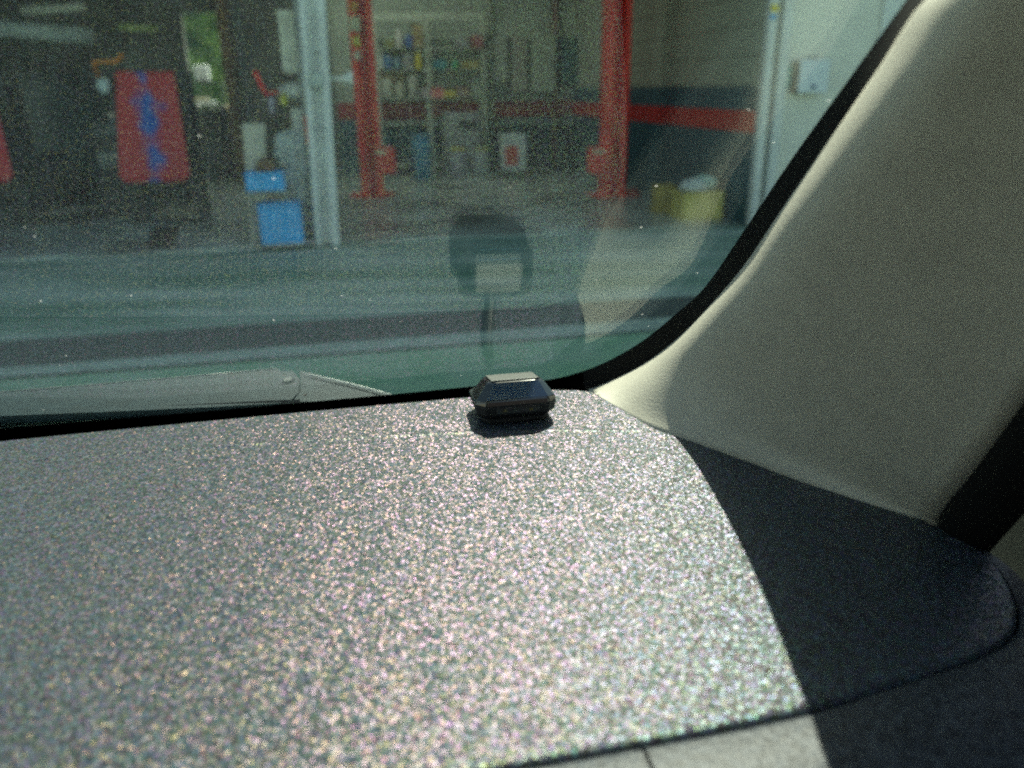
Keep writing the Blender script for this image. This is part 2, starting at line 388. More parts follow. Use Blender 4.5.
lx = -.95  # unseen far door, seat row and floor, added to dim the cabin
in_car(prism('far_door_card', [Vector((lx, .35, .5)), Vector((lx+.25, -1.0, .5)), Vector((lx+.25, -1.0, 1.15)), Vector((lx, .35, 1.2))], Vector((-.06, 0, 0)), M_cab))
in_car(prism('seat_row', [Vector((-.75, -.62, .5)), Vector((.6, -.45, .5)), Vector((.62, -.60, 1.45)), Vector((-.72, -.78, 1.45))], Vector((.02, -.14, 0)), M_cab, bevel=.03))
in_car(prism('cabin_floor', [Vector((-1.0, .4, .45)), Vector((.4, .65, .45)), Vector((.68, -1.0, .45)), Vector((-.75, -1.2, .45))], Vector((0, 0, -.04)), M_cab))
# roof lining above and behind the camera
hl = mat('pale roof lining', (.5, .48, .42), .9)
top_l = G3(inner[0][0]-.02, .78); top_r = G3(trim_top[0]+.02, .79)
rear = -w_fwd*1.3
in_car(prism('roof_lining', [top_l, top_r+Vector((.12, -.05, 0)), top_r+Vector((.17, -.05, 0))+rear, top_l+rear], Vector((0, 0, .05)), hl))
# cowl and bonnet outside below the line of sight; its grey bounces light onto the wiper
cowl = [G3(inner[0][0]-.02, -.158, -.006), G3(.10, -.158, -.006), G3(.10, -.158, -.006)+w_fwd*.18-Vector((0, 0, .11)), G3(inner[0][0]-.02, -.158, -.006)+w_fwd*.18-Vector((0, 0, .11))]
in_car(prism('cowl_panel', cowl, Vector((0, 0, -.02)), mat('grey light bouncing cowl', (.34, .35, .33), .7)))

# --- windscreen wiper, parked along the foot of the pane
wp = root('windscreen_wiper', on_glass(150, 400, -.02), 0, 'weathered grey wiper arm with thin bright blade edge parked low outside the windscreen', 'wiper')
wp_inv = Matrix.Translation(-wp.location)
def in_w(o, p=None):
    if p: o.parent = p; o.matrix_parent_inverse = Matrix.Identity(4); return o
    o.parent = wp; o.matrix_parent_inverse = wp_inv; return o
wo = -.016
def plate_z(x): return on_glass(x, 412-(x*.04), -.012).z
def on_plate(x, y, dzv=0.0): return at_z(x, y, plate_z(x)+dzv)
arm_px = [(-160, 405), (0, 391.5), (100, 383.5), (200, 375), (276, 368), (281, 371), (293, 371), (300, 380), (299, 392), (291, 400), (280, 403), (200, 407.5), (100, 412), (0, 416), (-160, 427)]
in_w(prism('wiper_arm', [on_plate(x, y) for x, y in arm_px], Vector((0, 0, -.007)), M_wiper, bevel=0))
top_line = [on_plate(x, y+.5, .0004) for x, y in [(-160, 405), (0, 391.5), (100, 383.5), (200, 375), (276, 368)]]
in_w(tube('arm_edge_rib', top_line, .0007, mat('pale rib paint', (.14, .18, .18), .4), n=8))  # thin rib, paler than the arm, along its top edge
pv = on_plate(288, 381, -.0005)
def disc(name, c, r, th, m, n=24):
    bm = bmesh.new(); A = [bm.verts.new(c+Vector((math.cos(2*math.pi*i/n), math.sin(2*math.pi*i/n)*1.7, 0))*r) for i in range(n)]
    B = [bm.verts.new(v.co+Vector((0, 0, th))) for v in A]; bm.faces.new(B); bm.faces.new(A[::-1])
    for i in range(n): bm.faces.new((A[i], A[(i+1) % n], B[(i+1) % n], B[i]))
    return put_bm(name, bm, m)
in_w(disc('pivot_collar', pv, .0062, .0012, M_wiper)); in_w(disc('pivot_pin', pv+Vector((0, 0, .0012)), .0040, .0010, mat('dull steel pin', (.25, .28, .28), .35, .6)))
clip_px = [(299, 371), (312, 373), (330, 378), (360, 386), (396, 396), (330, 401), (292, 402), (300, 392), (301, 380)]
in_w(prism('blade_clip', [on_plate(x, y, -.0015) for x, y in clip_px], Vector((0, 0, -.005)), M_wiper))
in_w(disc('clip_rivet', on_plate(305, 395, -.0015), .0017, .0006, M_blackmat, 12))
in_w(tube('clip_bright_edge', [on_plate(x, y, .0012) for x, y in [(303, 373), (318, 376.3), (345, 382.5), (370, 389), (397, 396.5)]], [.0005, .0009, .0011, .0011, .0008], mat('bright white edge', (.75, .78, .74), .4), n=8))  # edge line much paler than the clip
bl_px = [(-160, 430), (0, 417.5), (40, 415.5), (150, 410.5), (260, 405), (300, 403), (300, 406), (150, 418), (0, 430), (-160, 444)]
in_w(prism('blade_rubber', [on_glass(x, y, -.0075) for x, y in bl_px], -w_n*.004, M_rubber))
teeth = bmesh.new()
for k in range(28):
    x = 40+k*9.2; y = 417-(x-40)*.055
    b_box(teeth, on_glass(x, y, -.0068), (.0007, .0022, .0012))
in_w(put_bm('blade_teeth', teeth, M_wiper))
in_w(tube('blade_bright_lip', [on_glass(x, y, -.007) for x, y in [(-160, 441), (-40, 430), (10, 426), (40, 424), (70, 421.5)]], [.0009, .0009, .0008, .0005, .0002], M_chrome, n=8))

# --- small black gadget on the dash (solar powered warning light)
DV = dz(512, 413); DY = math.radians(11)
dv = root('dashboard_alarm_light', (DV.x, DV.y, ZD+.0008), DY, 'small glossy black solar-topped alarm light standing on the dashboard by the windscreen', 'alarm light')
def octo(hx, hy, c, z, sx=1, sy=0): return [(-hx, -hy+c, z), (-hx+c, -hy, z), (hx-c, -hy, z), (hx, -hy+c, z), (hx, hy-c, z), (hx-c, hy, z), (-hx+c, hy, z), (-hx, hy-c, z)]
def octo_loft(name, secs, m, parent, bev=.0009, ro=None):
    bm = bmesh.new(); R = [[bm.verts.new(p) for p in s] for s in secs]
    for a, b in zip(R, R[1:]):
        for i in range(8): bm.faces.new((a[i], a[(i+1) % 8], b[(i+1) % 8], b[i]))
    bm.faces.new(R[0][::-1]); bm.faces.new(R[-1])
    bmesh.ops.bevel(bm, geom=list(bm.edges), offset=bev, segments=3, affect='EDGES', profile=.5)
    return put_bm(name, bm, m, parent, smooth=False)
HX = .0315; HY = .024
octo_loft('foot', [octo(HX-.005, HY-.005, .006, 0), octo(HX-.005, HY-.005, .006, .004)], M_blackmat, dv, .0005)
octo_loft('lower_body', [octo(HX-.005, HY-.004, .006, .0035), octo(HX-.001, HY-.001, .007, .0075), octo(HX, HY, .007, .0150)], M_blackmat, dv)
def tilt(sec): return [(x, y, z-(y+HY)*.19) for x, y, z in sec]
octo_loft('upper_body', [octo(HX, HY, .007, .0151), tilt(octo(HX-.0005, HY-.001, .007, .0195)), tilt(octo(HX-.0095, HY-.0065, .006, .0325)), tilt(octo(HX-.0112, HY-.0085, .005, .0338))], M_blackgloss, dv)
M_solar = mat('matt grey solar panel', (.11, .115, .11), .4, var=.05)
sp_o = box('solar_panel', (0, 0, 0), (2*(HX-.0130), 2*(HY-.0105), .0012), M_solar, dv, bevel=.0004, rot=Matrix.Rotation(-math.atan(.19), 3, 'X'))
sp_o.location = (0, -.001, .0345-HY*.19); sp_o['label'] = 'grey solar panel on top'
M_led = mat('lens with sky blue in colour', (.02, .06, .13), .08, coat=1)  # blue of the reflected sky put into the lens colour
# sloping front window
zz0, zz1 = .0205, .0318; y0_, y1_ = -(HY-.0014), -(HY-.0064)
sl_n = Vector((0, -(zz1-zz0), -(y1_-y0_)*-1)).normalized(); sl_n = Vector((0, -.91, .42))
pts = [Vector((-.0235, y0_, zz0)), Vector((.0235, y0_, zz0)), Vector((.0172, y1_, zz1)), Vector((-.0172, y1_, zz1))]
bm = bmesh.new(); A_ = [bm.verts.new(p-sl_n*.001) for p in pts]; B_ = [bm.verts.new(p+sl_n*.0006) for p in pts]
bm.faces.new(B_); bm.faces.new(A_[::-1])
for i in range(4): bm.faces.new((A_[i], A_[(i+1) % 4], B_[(i+1) % 4], B_[i]))
put_bm('front_lens', bm, M_led, dv)
box('front_strip_window', (0, -HY-.0001, .0118), (.034, .0008, .0045), M_blackgloss, dv, bevel=.0002)
for sx in (-1, 1):
    box('led', (sx*.010, -HY-.0004, .0118), (.003, .0006, .002), mat('dull amber led', (.10, .08, .02), .3), dv)
# cable from the back of the gadget over the trench to the glass
cb = [(0.0, HY-.003, .006), (-.001, HY+.008, .003), (-.002, HY+.030, .0015), (-.001, HY+.055, -.010), (.003, HY+.085, -.022)]
tube('cable', cb, .0042, M_blackmat, dv, n=10)

# ================================================================== OUTSIDE
# ground
def ground_material():
    m = bpy.data.materials.new('worn greenish concrete yard'); m.use_nodes = True; n = m.node_tree.nodes; L = m.node_tree.links
    b = n['Principled BSDF']; b.inputs['Roughness'].default_value = .7; N = lambda t: n.new('ShaderNode'+t)
    tc = N('TexCoord'); mp = N('Mapping'); mp.inputs['Rotation'].default_value = (0, 0, -GY); mp.inputs['Scale'].default_value = (.35, 1.6, 1); L.new(tc.outputs['Object'], mp.inputs[0])
    nz = N('TexNoise'); nz.inputs['Scale'].default_value = 1.3; nz.inputs['Detail'].default_value = 6; L.new(mp.outputs[0], nz.inputs['Vector'])
    cr = N('ValToRGB'); e = cr.color_ramp.elements; e[0].position = .36; e[0].color = (.12, .25, .18, 1); e[1].position = .66; e[1].color = (.42, .52, .45, 1)
    L.new(nz.outputs['Fac'], cr.inputs[0]); L.new(cr.outputs[0], b.inputs['Base Color']); return m
M_ground = ground_material()
M_asphalt = mat('dark asphalt band', (.09, .115, .105), .85, var=.2, vscale=30, bump=.4, bscale=80)
M_kerb = mat('pale painted ground edge', (.36, .46, .40), .7, var=.1)
M_green = mat('green tinged concrete apron', (.20, .42, .26), .7, col2=(.32, .48, .36), vscale=3)
def quad_at(name, pxs, z, m, th=.004):
    pts = [at_z(x, y, z) for x, y in pxs]; return prism(name, [p-Vector((0, 0, th)) for p in pts], Vector((0, 0, th)), m)
struct(box('ground', (0, 0, -.15), (60, 60, .3), M_ground, loc=(0, 12, -.01)))
def gstrip(name, p0, p1, p2, p3, z, m):
    # long strip through the two ground lines given by image pairs
    a, b = at_z(*p0), at_z(*p1); c, d_ = at_z(*p2), at_z(*p3)
    d1 = (b-a).normalized(); d2 = (d_-c).normalized()
    pts = [a-d1*12, b+d1*12, d_+d2*12, c-d2*12]
    return struct(prism(name, [p+Vector((0, 0, z-.02)) for p in pts], Vector((0, 0, .02)), m))
gstrip('trim_1', (0, 368), (620, 321), (0, 342), (620, 301), .004, M_asphalt)
gstrip('trim_2', (0, 378), (620, 333), (0, 368.4), (620, 321.4), .002, M_kerb)
gstrip('trim_3', (0, 460), (620, 440), (0, 378.4), (620, 333.4), .000, M_green)
# garage floor, dark and slightly glossy
M_gfloor = mat('oily grey workshop floor', (.40, .46, .41), .32, var=.3, vscale=1.2, bump=.05, bscale=6)
struct(box('floor', (0, 0, 0), (14, 9, .03), M_gfloor, loc=W(-6.6, 4.55, 0.0), rz=GY))
M_wallw = mat('cream painted steel cladding', (.88, .84, .74), .6, var=.03)
def plank_wall():
    m = bpy.data.materials.new('plank wall painted in bands'); m.use_nodes = True; n = m.node_tree.nodes; L = m.node_tree.links
    b = n['Principled BSDF']; b.inputs['Roughness'].default_value = .5; N = lambda t: n.new('ShaderNode'+t)
    tc = N('TexCoord'); sp_ = N('SeparateXYZ'); L.new(tc.outputs['Object'], sp_.inputs[0])
    cr = N('ValToRGB'); cr.color_ramp.interpolation = 'CONSTANT'; dv_ = N('Math'); dv_.operation = 'DIVIDE'; dv_.inputs[1].default_value = 5; L.new(sp_.outputs[2], dv_.inputs[0]); L.new(dv_.outputs[0], cr.inputs[0])
    E_ = cr.color_ramp.elements; E_[0].position = 0; E_[0].color = (.045, .11, .14, 1); E_[1].position = .93/5; E_[1].color = (.60, .035, .03, 1)
    x = E_.new(1.15/5); x.color = (.07, .13, .16, 1); x = E_.new(1.385/5); x.color = (.46, .45, .36, 1)
    fr_ = N('Math'); fr_.operation = 'MODULO'; fr_.inputs[1].default_value = .28; L.new(sp_.outputs[2], fr_.inputs[0])
    lt = N('Math'); lt.operation = 'LESS_THAN'; lt.inputs[1].default_value = .012; L.new(fr_.outputs[0], lt.inputs[0])
    gt = N('Math'); gt.operation = 'GREATER_THAN'; gt.inputs[1].default_value = 1.40; L.new(sp_.outputs[2], gt.inputs[0])
    ml = N('Math'); ml.operation = 'MULTIPLY'; L.new(lt.outputs[0], ml.inputs[0]); L.new(gt.outputs[0], ml.inputs[1])
    mx = N('MixRGB'); mx.inputs[2].default_value = (.2, .2, .16, 1); L.new(ml.outputs[0], mx.inputs[0]); L.new(cr.outputs[0], mx.inputs[1])
    L.new(mx.outputs[0], b.inputs['Base Color']); return m
M_plank = plank_wall()
M_dark = mat('dark toned workshop wall', (.12, .13, .12), .8, var=.2, vscale=2)
struct(box('wall_right', (0, 0, 2.1), (.12, 7.0, 4.2), M_plank, loc=W(.06, 3.5, 0), rz=GY))
BV = 6.6
# back wall with an opening at the left (daylight and trees beyond)
zt = uz(196, 12, BV)[1]; zb = uz(222, 108, BV)[1]; ul = uz(187, 60, BV)[0]; ur = uz(222, 60, BV)[0]
M_back = mat('lightened green grey workshop wall', (.40, .44, .36), .8, var=.15, vscale=1.5)
def bw(name, u0, u1, z0, z1, m=M_back): return struct(box(name, (0, 0, 0), (u1-u0, .15, z1-z0), m, loc=W((u0+u1)/2, BV+.08, (z0+z1)/2), rz=GY))
bw('wall_back', -4.15, .0, 0, 4.2); bw('wall_back', ur, -4.15, 0, 4.2, M_dark); bw('wall_back', -13.6, ul, 0, 4.2, M_dark)  # right stretch lighter, left darker: interior light put into the wall colour
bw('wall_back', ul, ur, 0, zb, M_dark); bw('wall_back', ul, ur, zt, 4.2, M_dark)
us, _ = uz(222, 60, BV)
_, z1_ = uz(560, 100, BV); _, z2_ = uz(560, 116, BV)
rp = mat('faded red wall stripe', (.34, .05, .045), .6, var=.2, vscale=6)
struct(box('trim_4', (0, 0, 0), (4.1, .01, z1_-z2_), rp, loc=W(-2.08, BV-.006, (z1_+z2_)/2), rz=GY))
bl_ = mat('faded blue wainscot', (.06, .13, .15), .6, var=.2, vscale=3)
struct(box('trim_5', (0, 0, 0), (4.1, .008, z2_), bl_, loc=W(-2.08, BV-.006, z2_/2), rz=GY))
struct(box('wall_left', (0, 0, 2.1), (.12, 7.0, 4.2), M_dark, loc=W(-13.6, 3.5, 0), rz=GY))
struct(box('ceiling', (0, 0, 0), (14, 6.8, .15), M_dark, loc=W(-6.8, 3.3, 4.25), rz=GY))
# front of the building
struct(box('wall_front', (0, 0, 2.4), (5.0, .15, 4.8), M_wallw, loc=W(2.62, .05, 0), rz=GY))
struct(box('shade_header', (0, 0, 0), (20, .3, 2.8), M_wallw, loc=W(-4.9, -.1, 4.65), rz=GY))  # unseen header, made tall to keep the yard in shade
lf = root('added_fill_lamp', W(-3.6, 4.6, 4.1), GY, 'added unseen fill lamp under the workshop ceiling above the shelves', 'lamp')  # unseen fill light, added to brighten the back shelves
box('fill_lamp_housing', (0, 0, .03), (2.4, .22, .06), M_wallw, lf, bevel=.01)
la = bpy.data.lights.new('fill_lamp_light', 'AREA'); la.shape = 'RECTANGLE'; la.size = 2.3; la.size_y = .16; la.energy = 38; la.color = (.95, 1, .93)
lb = bpy.data.objects.new('fill_lamp_light', la); COL.objects.link(lb); lb.parent = lf; lb.location = (0, 0, -.01)
M_white = mat('white painted steel', (.78, .78, .74), .45, var=.05)
# opening edge: two vertical jambs
for k, (du, ww) in enumerate([(.03, .08), (.19, .10)]):
    o = box('door_jamb', (0, 0, 1.7), (ww, .10, 3.4), M_white, bevel=.01, loc=W(du, -.08, 0), rz=GY)
    tag(o, ['white vertical door rail at the outer edge of the striped side wall', 'wider white vertical door rail next to the cream front wall'][k], 'door rail')
jl = mat('white wall panel', (.86, .86, .82), .5, var=.03)
u_, z_ = uz(888, 30, -.04)
tag(box('wall_panel', (0, 0, 0), (.9, .03, 2.2), jl, bevel=.005, loc=W(u_+.36, -.045, z_+.55), rz=GY), 'pale panel on the cream wall cut off by the pillar at upper right', 'panel')
# the meter box
u_, z_ = uz(812.5, 77, -.15)
mb = root('wall_box', W(u_, -.025, z_-.16), GY, 'small white box with dark blue knob hung on the cream front wall', 'box')
box('box_body', (0, -.06, .16), (.33, .12, .30), mat('brown grey box side', (.42, .33, .27), .6), mb, bevel=.01)
bc_ = box('box_cover', (.012, -.13, .165), (.325, .02, .31), mat('white box cover', (.82, .86, .88), .4, var=.02), mb, bevel=.008)
bm = bmesh.new(); b_lathe(bm, [(.02, 0), (.02, .018), (.014, .022)], 16); bmesh.ops.rotate(bm, cent=(0, 0, 0), matrix=Matrix.Rotation(math.pi/2, 3, 'X'), verts=bm.verts); bmesh.ops.translate(bm, vec=(.01, -.138, .07), verts=bm.verts)
put_bm('lock_knob', bm, mat('dark blue knob', (.02, .06, .16), .4), bc_, smooth=True)
tube('handle', [(-.06+.12*i/10, -.07, .318+.035*math.sin(math.pi*i/10)) for i in range(11)], .007, mat('grey handle', (.3, .3, .3), .4), mb)
u_, z_ = uz(786, 77, -.03)
tag(box('wall_notice', (0, 0, 0), (.11, .01, .20), mat('pale green paper', (.48, .66, .58), .7), loc=W(u_, -.035, z_), rz=GY), 'pale green notice beside the white box on the front wall', 'notice')
u_, z_ = uz(775, 8, -.14)
st = root('door_sticker', W(u_, -.136, z_-.09), GY, 'small yellow and blue sticker high on the white door rail', 'sticker')
box('backing', (0, 0, .08), (.09, .006, .2), mat('sticker white', (.75, .75, .7), .5), st)
box('yellow_field', (0, -.004, .09), (.08, .004, .06), mat('sticker yellow', (.8, .62, .08), .5), st)
box('blue_field', (-.01, -.004, .01), (.06, .004, .04), mat('sticker blue', (.05, .3, .65), .5), st)

# white steel column at the opening
M_col = mat('white weathered column paint', (.72, .75, .72), .5, var=.08, vscale=4)
cu, cv = uv(329, 245)
pc = root('steel_column', W(cu-.01, cv, 0), GY, 'white steel channel column standing at the garage opening', 'column')
bm = bmesh.new(); b_box(bm, (0, .04, 1.7), (.20, .02, 3.4)); bm2 = bm
put_bm('web', bm, M_col, pc)
pc.rotation_euler[1] = .028
box('flange', (-.085, 0, 1.7), (.055, .12, 3.4), M_col, pc, bevel=.004)
box('flange', (.075, 0, 1.7), (.075, .12, 3.4), M_col, pc, bevel=.004)
z_ = uz(317, 80, cv)[1]
box('bracket', (-.01, -.07, z_), (.13, .03, .13), mat('grey bracket', (.42, .48, .45), .5), pc, bevel=.02)
z_ = uz(317, 55, cv)[1]
for zz in (uz(320, 53, cv)[1], uz(322, 128, cv)[1]):
    bm = bmesh.new(); b_lathe(bm, [(.014, 0), (.014, .02)], 12); bmesh.ops.rotate(bm, cent=(0, 0, 0), matrix=Matrix.Rotation(math.pi/2, 3, 'X'), verts=bm.verts); bmesh.ops.translate(bm, vec=(.012, -.05, zz), verts=bm.verts)
    put_bm('bolt', bm, M_blackmat, pc, smooth=True)
u_, z_ = uz(340, 79, cv)
bm = bmesh.new(); b_lathe(bm, [(.02, 0), (.022, .10), (.04, .15), (.075, .2), (.07, .21)], 18); bmesh.ops.rotate(bm, cent=(0, 0, 0), matrix=Matrix.Rotation(math.pi/2, 3, 'Y'), verts=bm.verts)
tag(put_bm('horn_speaker', bm, mat('white horn', (.72, .72, .64), .5), smooth=True, loc=W(cu+.14, cv, z_), rz=GY), 'small off-white horn sticking out of the right side of the white column', 'horn')
z_ = uz(392, 390, cv)[1]
u_, z_ = uz(312, 130, cv)
tag(box('red_tape_tag', (0, 0, 0), (.03, .05, .26), mat('red tag', (.62, .08, .05), .5), loc=W(cu-.100, cv, z_), rz=GY), 'narrow red strip on the left edge of the white column', 'strip')
# beige board hanging at the left of the column
u_, z_ = uz(288, 42, cv+.2)
tag(box('hanging_board', (0, 0, 0), (.14, .05, .52), mat('beige board', (.62, .60, .48), .7), bevel=.008, loc=W(u_, cv+.2, z_), rz=GY), 'long beige board hanging high at the left of the white column', 'board')
tag(tube('hanging_pole', [W(uz(300, 0, cv+.12)[0], cv+.12, 3.4), W(uz(306, 150, cv+.12)[0], cv+.12, .0)], .035, mat('dull grey pole', (.30, .32, .30), .5)), 'dull grey pole standing close behind the left of the white column', 'pole')

# lift posts
M_red = mat('red painted lift steel', (.90, .045, .03), .45, var=.12, vscale=3)
def lift(px, py, label, side):
    u0, v0 = uv(px, py); r = root('lift_post', W(u0, v0, 0), GY, label, 'lift post', 'red posts of the vehicle lift')
    wd = .30
    box('post_face', (0, .12, 1.8), (wd, .06, 3.6), M_red, r, bevel=.01)
    box('post_flange', (-wd/2+.04, 0, 1.8), (.08, .3, 3.6), M_red, r, bevel=.01)
    box('post_flange', (wd/2-.04, 0, 1.8), (.08, .3, 3.6), M_red, r, bevel=.01)
    box('base_plate', (0, 0, .012), (.6, .5, .024), M_red, r, bevel=.005)
    mb_ = box('motor_box', (side*.20, -.05, .48), (.28, .3, .34), M_red, r, bevel=.04)
    box('motor_label', (side*.20-.06, -.203, .60), (.14, .006, .06), mat('cream label', (.7, .62, .4), .5), mb_)
    return r, u0, v0
lp, lu, lv = lift(373, 196, 'red lift post with square coloured stickers, between the white column and the back shelves', 1)
r2, ru, rv = lift(611, 196, 'red lift post at the left end of the striped side wall', -1)
for k, (py, c, s) in enumerate([(8, (.62, .30, .06), .10), (25, (.66, .66, .48), .15), (42, (.62, .60, .08), .10), (56, (.75, .72, .6), .09)]):
    z_ = uz(355, py, lv)[1]
    box('sticker', (-.078, -.155, z_), (s*.9, .008, s*1.2), mat('sticker %d' % k, c, .5), lp)

# vehicles' red and blue covers on stands at the left
M_cloth = bpy.data.materials.new('red cover cloth with blue patches'); M_cloth.use_nodes = True
n = M_cloth.node_tree.nodes; L = M_cloth.node_tree.links; b = n['Principled BSDF']; b.inputs['Roughness'].default_value = .8
tc = n.new('ShaderNodeTexCoord'); nz = n.new('ShaderNodeTexNoise'); nz.inputs['Scale'].default_value = 4.5; nz.inputs['Detail'].default_value = 2; L.new(tc.outputs['Object'], nz.inputs['Vector'])
sx = n.new('ShaderNodeSeparateXYZ'); L.new(tc.outputs['Object'], sx.inputs[0])
ab = n.new('ShaderNodeMath'); ab.operation = 'ABSOLUTE'; L.new(sx.outputs[0], ab.inputs[0])
mm = n.new('ShaderNodeMath'); mm.operation = 'MULTIPLY_ADD'; mm.inputs[1].default_value = -2.1; mm.inputs[2].default_value = .22; L.new(ab.outputs[0], mm.inputs[0])
aa = n.new('ShaderNodeMath'); aa.operation = 'ADD'; L.new(mm.outputs[0], aa.inputs[0]); L.new(nz.outputs['Fac'], aa.inputs[1])
cr_ = n.new('ShaderNodeValToRGB'); cr_.color_ramp.elements[0].position = .50; cr_.color_ramp.elements[0].color = (.55, .05, .06, 1); cr_.color_ramp.elements[1].position = .74; cr_.color_ramp.elements[1].color = (.03, .13, .50, 1)
L.new(aa.outputs[0], cr_.inputs[0]); L.new(cr_.outputs[0], b.inputs['Base Color'])
M_iron = mat('dark oily steel', (.035, .04, .04), .5, var=.3)
M_grey = mat('grey machine steel', (.22, .25, .24), .5, var=.2)
def cover(px0, px1, py0, py1, v, label, rack_label):
    u0, z1 = uz(px0, py0, v); u1, z0 = uz(px1, py1, v); uc = (u0+u1)/2; wd = u1-u0
    r = root('equipment_rack', W(uc, v+.35, 0), GY, rack_label, 'rack')
    for sx_ in (-1, 1):
        for sy_ in (-1, 1): box('leg', (sx_*(wd/2+.06), sy_*.22, z1/2), (.06, .06, z1), M_iron, r, bevel=.006)
    box('shelf', (0, 0, z1-.05), (wd+.2, .5, .04), M_iron, r, bevel=.006)
    box('shelf', (0, 0, .25), (wd+.2, .5, .04), M_iron, r, bevel=.006)
    box('back_panel', (0, .24, z1/2), (wd+.1, .02, z1-.3), M_iron, r)
    tilt_ = .30; ub0, zb0 = uz(px0+5, py1, v-tilt_); ub1, _z0 = uz(px1+1, py1, v-tilt_)      # the foot of the cloth stands out towards the yard
    bm = bmesh.new(); NX, NZ = 14, 16; g = []; rd = .07
    for j in range(NZ+1):
        rowv = []; q = 1-j/NZ
        ca, cb = (u0-uc)*(1-q)+(ub0-uc)*q, (u1-uc)*(1-q)+(ub1-uc)*q; zz = z1+(zb0-z1)*q
        ins = rd-math.sqrt(max(0, rd*rd-max(0, rd-(zz-zb0))**2))
        for i in range(NX+1):
            x = ca+ins+(cb-ca-2*ins)*i/NX
            rowv.append(bm.verts.new((x, -tilt_*q+.012*math.sin(i*1.1+j*.12), zz)))
        g.append(rowv)
    for j in range(NZ):
        for i in range(NX): bm.faces.new((g[j][i], g[j][i+1], g[j+1][i+1], g[j+1][i]))
    o = put_bm('cover_cloth', bm, M_cloth, smooth=True, loc=W(uc, v+.055, 0), rz=GY)
    s = o.modifiers.new('solid', 'SOLIDIFY'); s.thickness = .012
    return tag(o, label, 'cover')
cover(113, 190, 71, 184, 1.7, 'red cloth cover with blue patches down its middle, hanging on the dark rack', 'dark steel rack behind the whole red and blue cloth')
cover(-66, 12, 70, 185, 1.7, 'red and blue cloth cover cut off by the left picture edge', 'dark steel rack behind the red cloth at the left picture edge')

# things between the racks and overhead
def gcyl(name, label, cat, u, v, z, r, h, m, group=None, lid=None):
    o = lathe(name, [(r*.9, 0), (r, .03*h), (r, .45*h), (r*1.02, .5*h), (r, .55*h), (r, .96*h), (r*.92, h)], m, loc=W(u, v, z), rz=GY)
    return tag(o, label, cat, group)
u_, z_ = uz(24, 172, 1.6)
tag(gbox('air_tank', '', '', -9.9, 3.1, .016, (.3, .3, .34), M_grey), 'small pale round-cornered tank low beside the left cloth cover', 'tank')
# suspended lamps/ducts under the ceiling
for k, (x0, y0, x1, y1, hh, c, lab) in enumerate([
        (-40, 20, 92, 32, .18, (.32, .36, .34), 'long grey duct under the garage ceiling at upper left'),
        (20, 6, 84, 2, .10, (.40, .40, .33), 'short pale beam above the long grey duct'),
        (118, 22, 158, 24, .07, (.30, .34, .12), 'thin olive tube hanging at the right end of the duct')]):
    ua, za = uz(x0, y0, 2.4); ub, zb_ = uz(x1, y1, 2.4)
    tag(tube('ceiling_duct', [W(ua, 2.4, za-.05), W((ua+ub)/2, 2.4, (za+zb_)/2-.05), W(ub, 2.4, zb_-.05)], hh/2, mat('duct %d' % k, c, .6), n=12), lab, 'duct')
u_, z_ = uz(106, 61.5, 1.75)
tag(tube('orange_bar', [W(u_-.13, 1.95, z_-.25), W(u_-.13, 1.80, z_), W(u_+.10, 1.75, z_), W(u_+.17, 1.75, z_+.07)], .022, mat('orange paint', (.75, .26, .04), .5)), 'short orange bar above the left corner of the red cloth', 'bar')
u_, z_ = uz(103, 84, 1.0)
gr = root('parts_washer', W(u_-.35, 2.9, 0), GY, 'grey tool cabinet with rounded lid standing between the two racks', 'cabinet')
box('cabinet_body', (0, 0, .45), (.62, .45, .9), M_iron, gr, bevel=.02)
box('drawer', (0, -.235, .66), (.54, .02, .18), M_grey, gr, bevel=.005); box('drawer', (0, -.235, .42), (.54, .02, .18), M_iron, gr, bevel=.005)
bm = bmesh.new(); b_tube(bm, [(-.3, 0, .95), (.3, 0, .95)], .13, 20); put_bm('round_lid', bm, M_grey, gr, smooth=True)
u_, z_ = uz(104, 87, 1.65)
tag(lathe('light_bulb_lamp', [(.015, 0), (.05, .03), (.07, .09), (.05, .14), (.02, .16)], mat('pale lamp glass', (.6, .72, .72), .3), loc=W(u_, 1.65, z_-.07), rz=GY), 'small pale lamp head at the left edge of the red cloth', 'lamp')
# work van body dim behind the racks
vn = root('parked_vehicle', W(-9.3, 4.6, 0), GY, 'dark vehicle standing deep in the garage behind the red cloths', 'vehicle')
bm = bmesh.new(); prof = [(-2.4, .35), (-2.45, .9), (-1.7, 1.05), (-1.1, 1.6), (1.6, 1.65), (2.3, 1.1), (2.4, .35)]
A_ = [bm.verts.new((x, -.8, z)) for x, z in prof]; B_ = [bm.verts.new((x, .8, z)) for x, z in prof]
bm.faces.new(A_); bm.faces.new(B_[::-1])
for i in range(len(prof)): j = (i+1) % len(prof); bm.faces.new((A_[i], B_[i], B_[j], A_[j]))
bmesh.ops.bevel(bm, geom=list(bm.edges), offset=.08, segments=3, affect='EDGES')
put_bm('body_shell', bm, mat('dark teal car paint', (.025, .05, .055), .3), vn)
for sx_ in (-1.5, 1.5):
    for sy_ in (-.72, .72):
        bm = bmesh.new(); b_lathe(bm, [(.24, -.1), (.33, -.08), (.34, 0), (.33, .08), (.24, .1)], 24)
        bmesh.ops.rotate(bm, cent=(0, 0, 0), matrix=Matrix.Rotation(math.pi/2, 3, 'X'), verts=bm.verts); bmesh.ops.translate(bm, vec=(sx_, sy_, .355), verts=bm.verts)
        put_bm('wheel', bm, M_rubber, vn, smooth=True)
box('side_window', (.2, -.815, 1.32), (1.9, .02, .34), M_blackgloss, vn, bevel=.01)

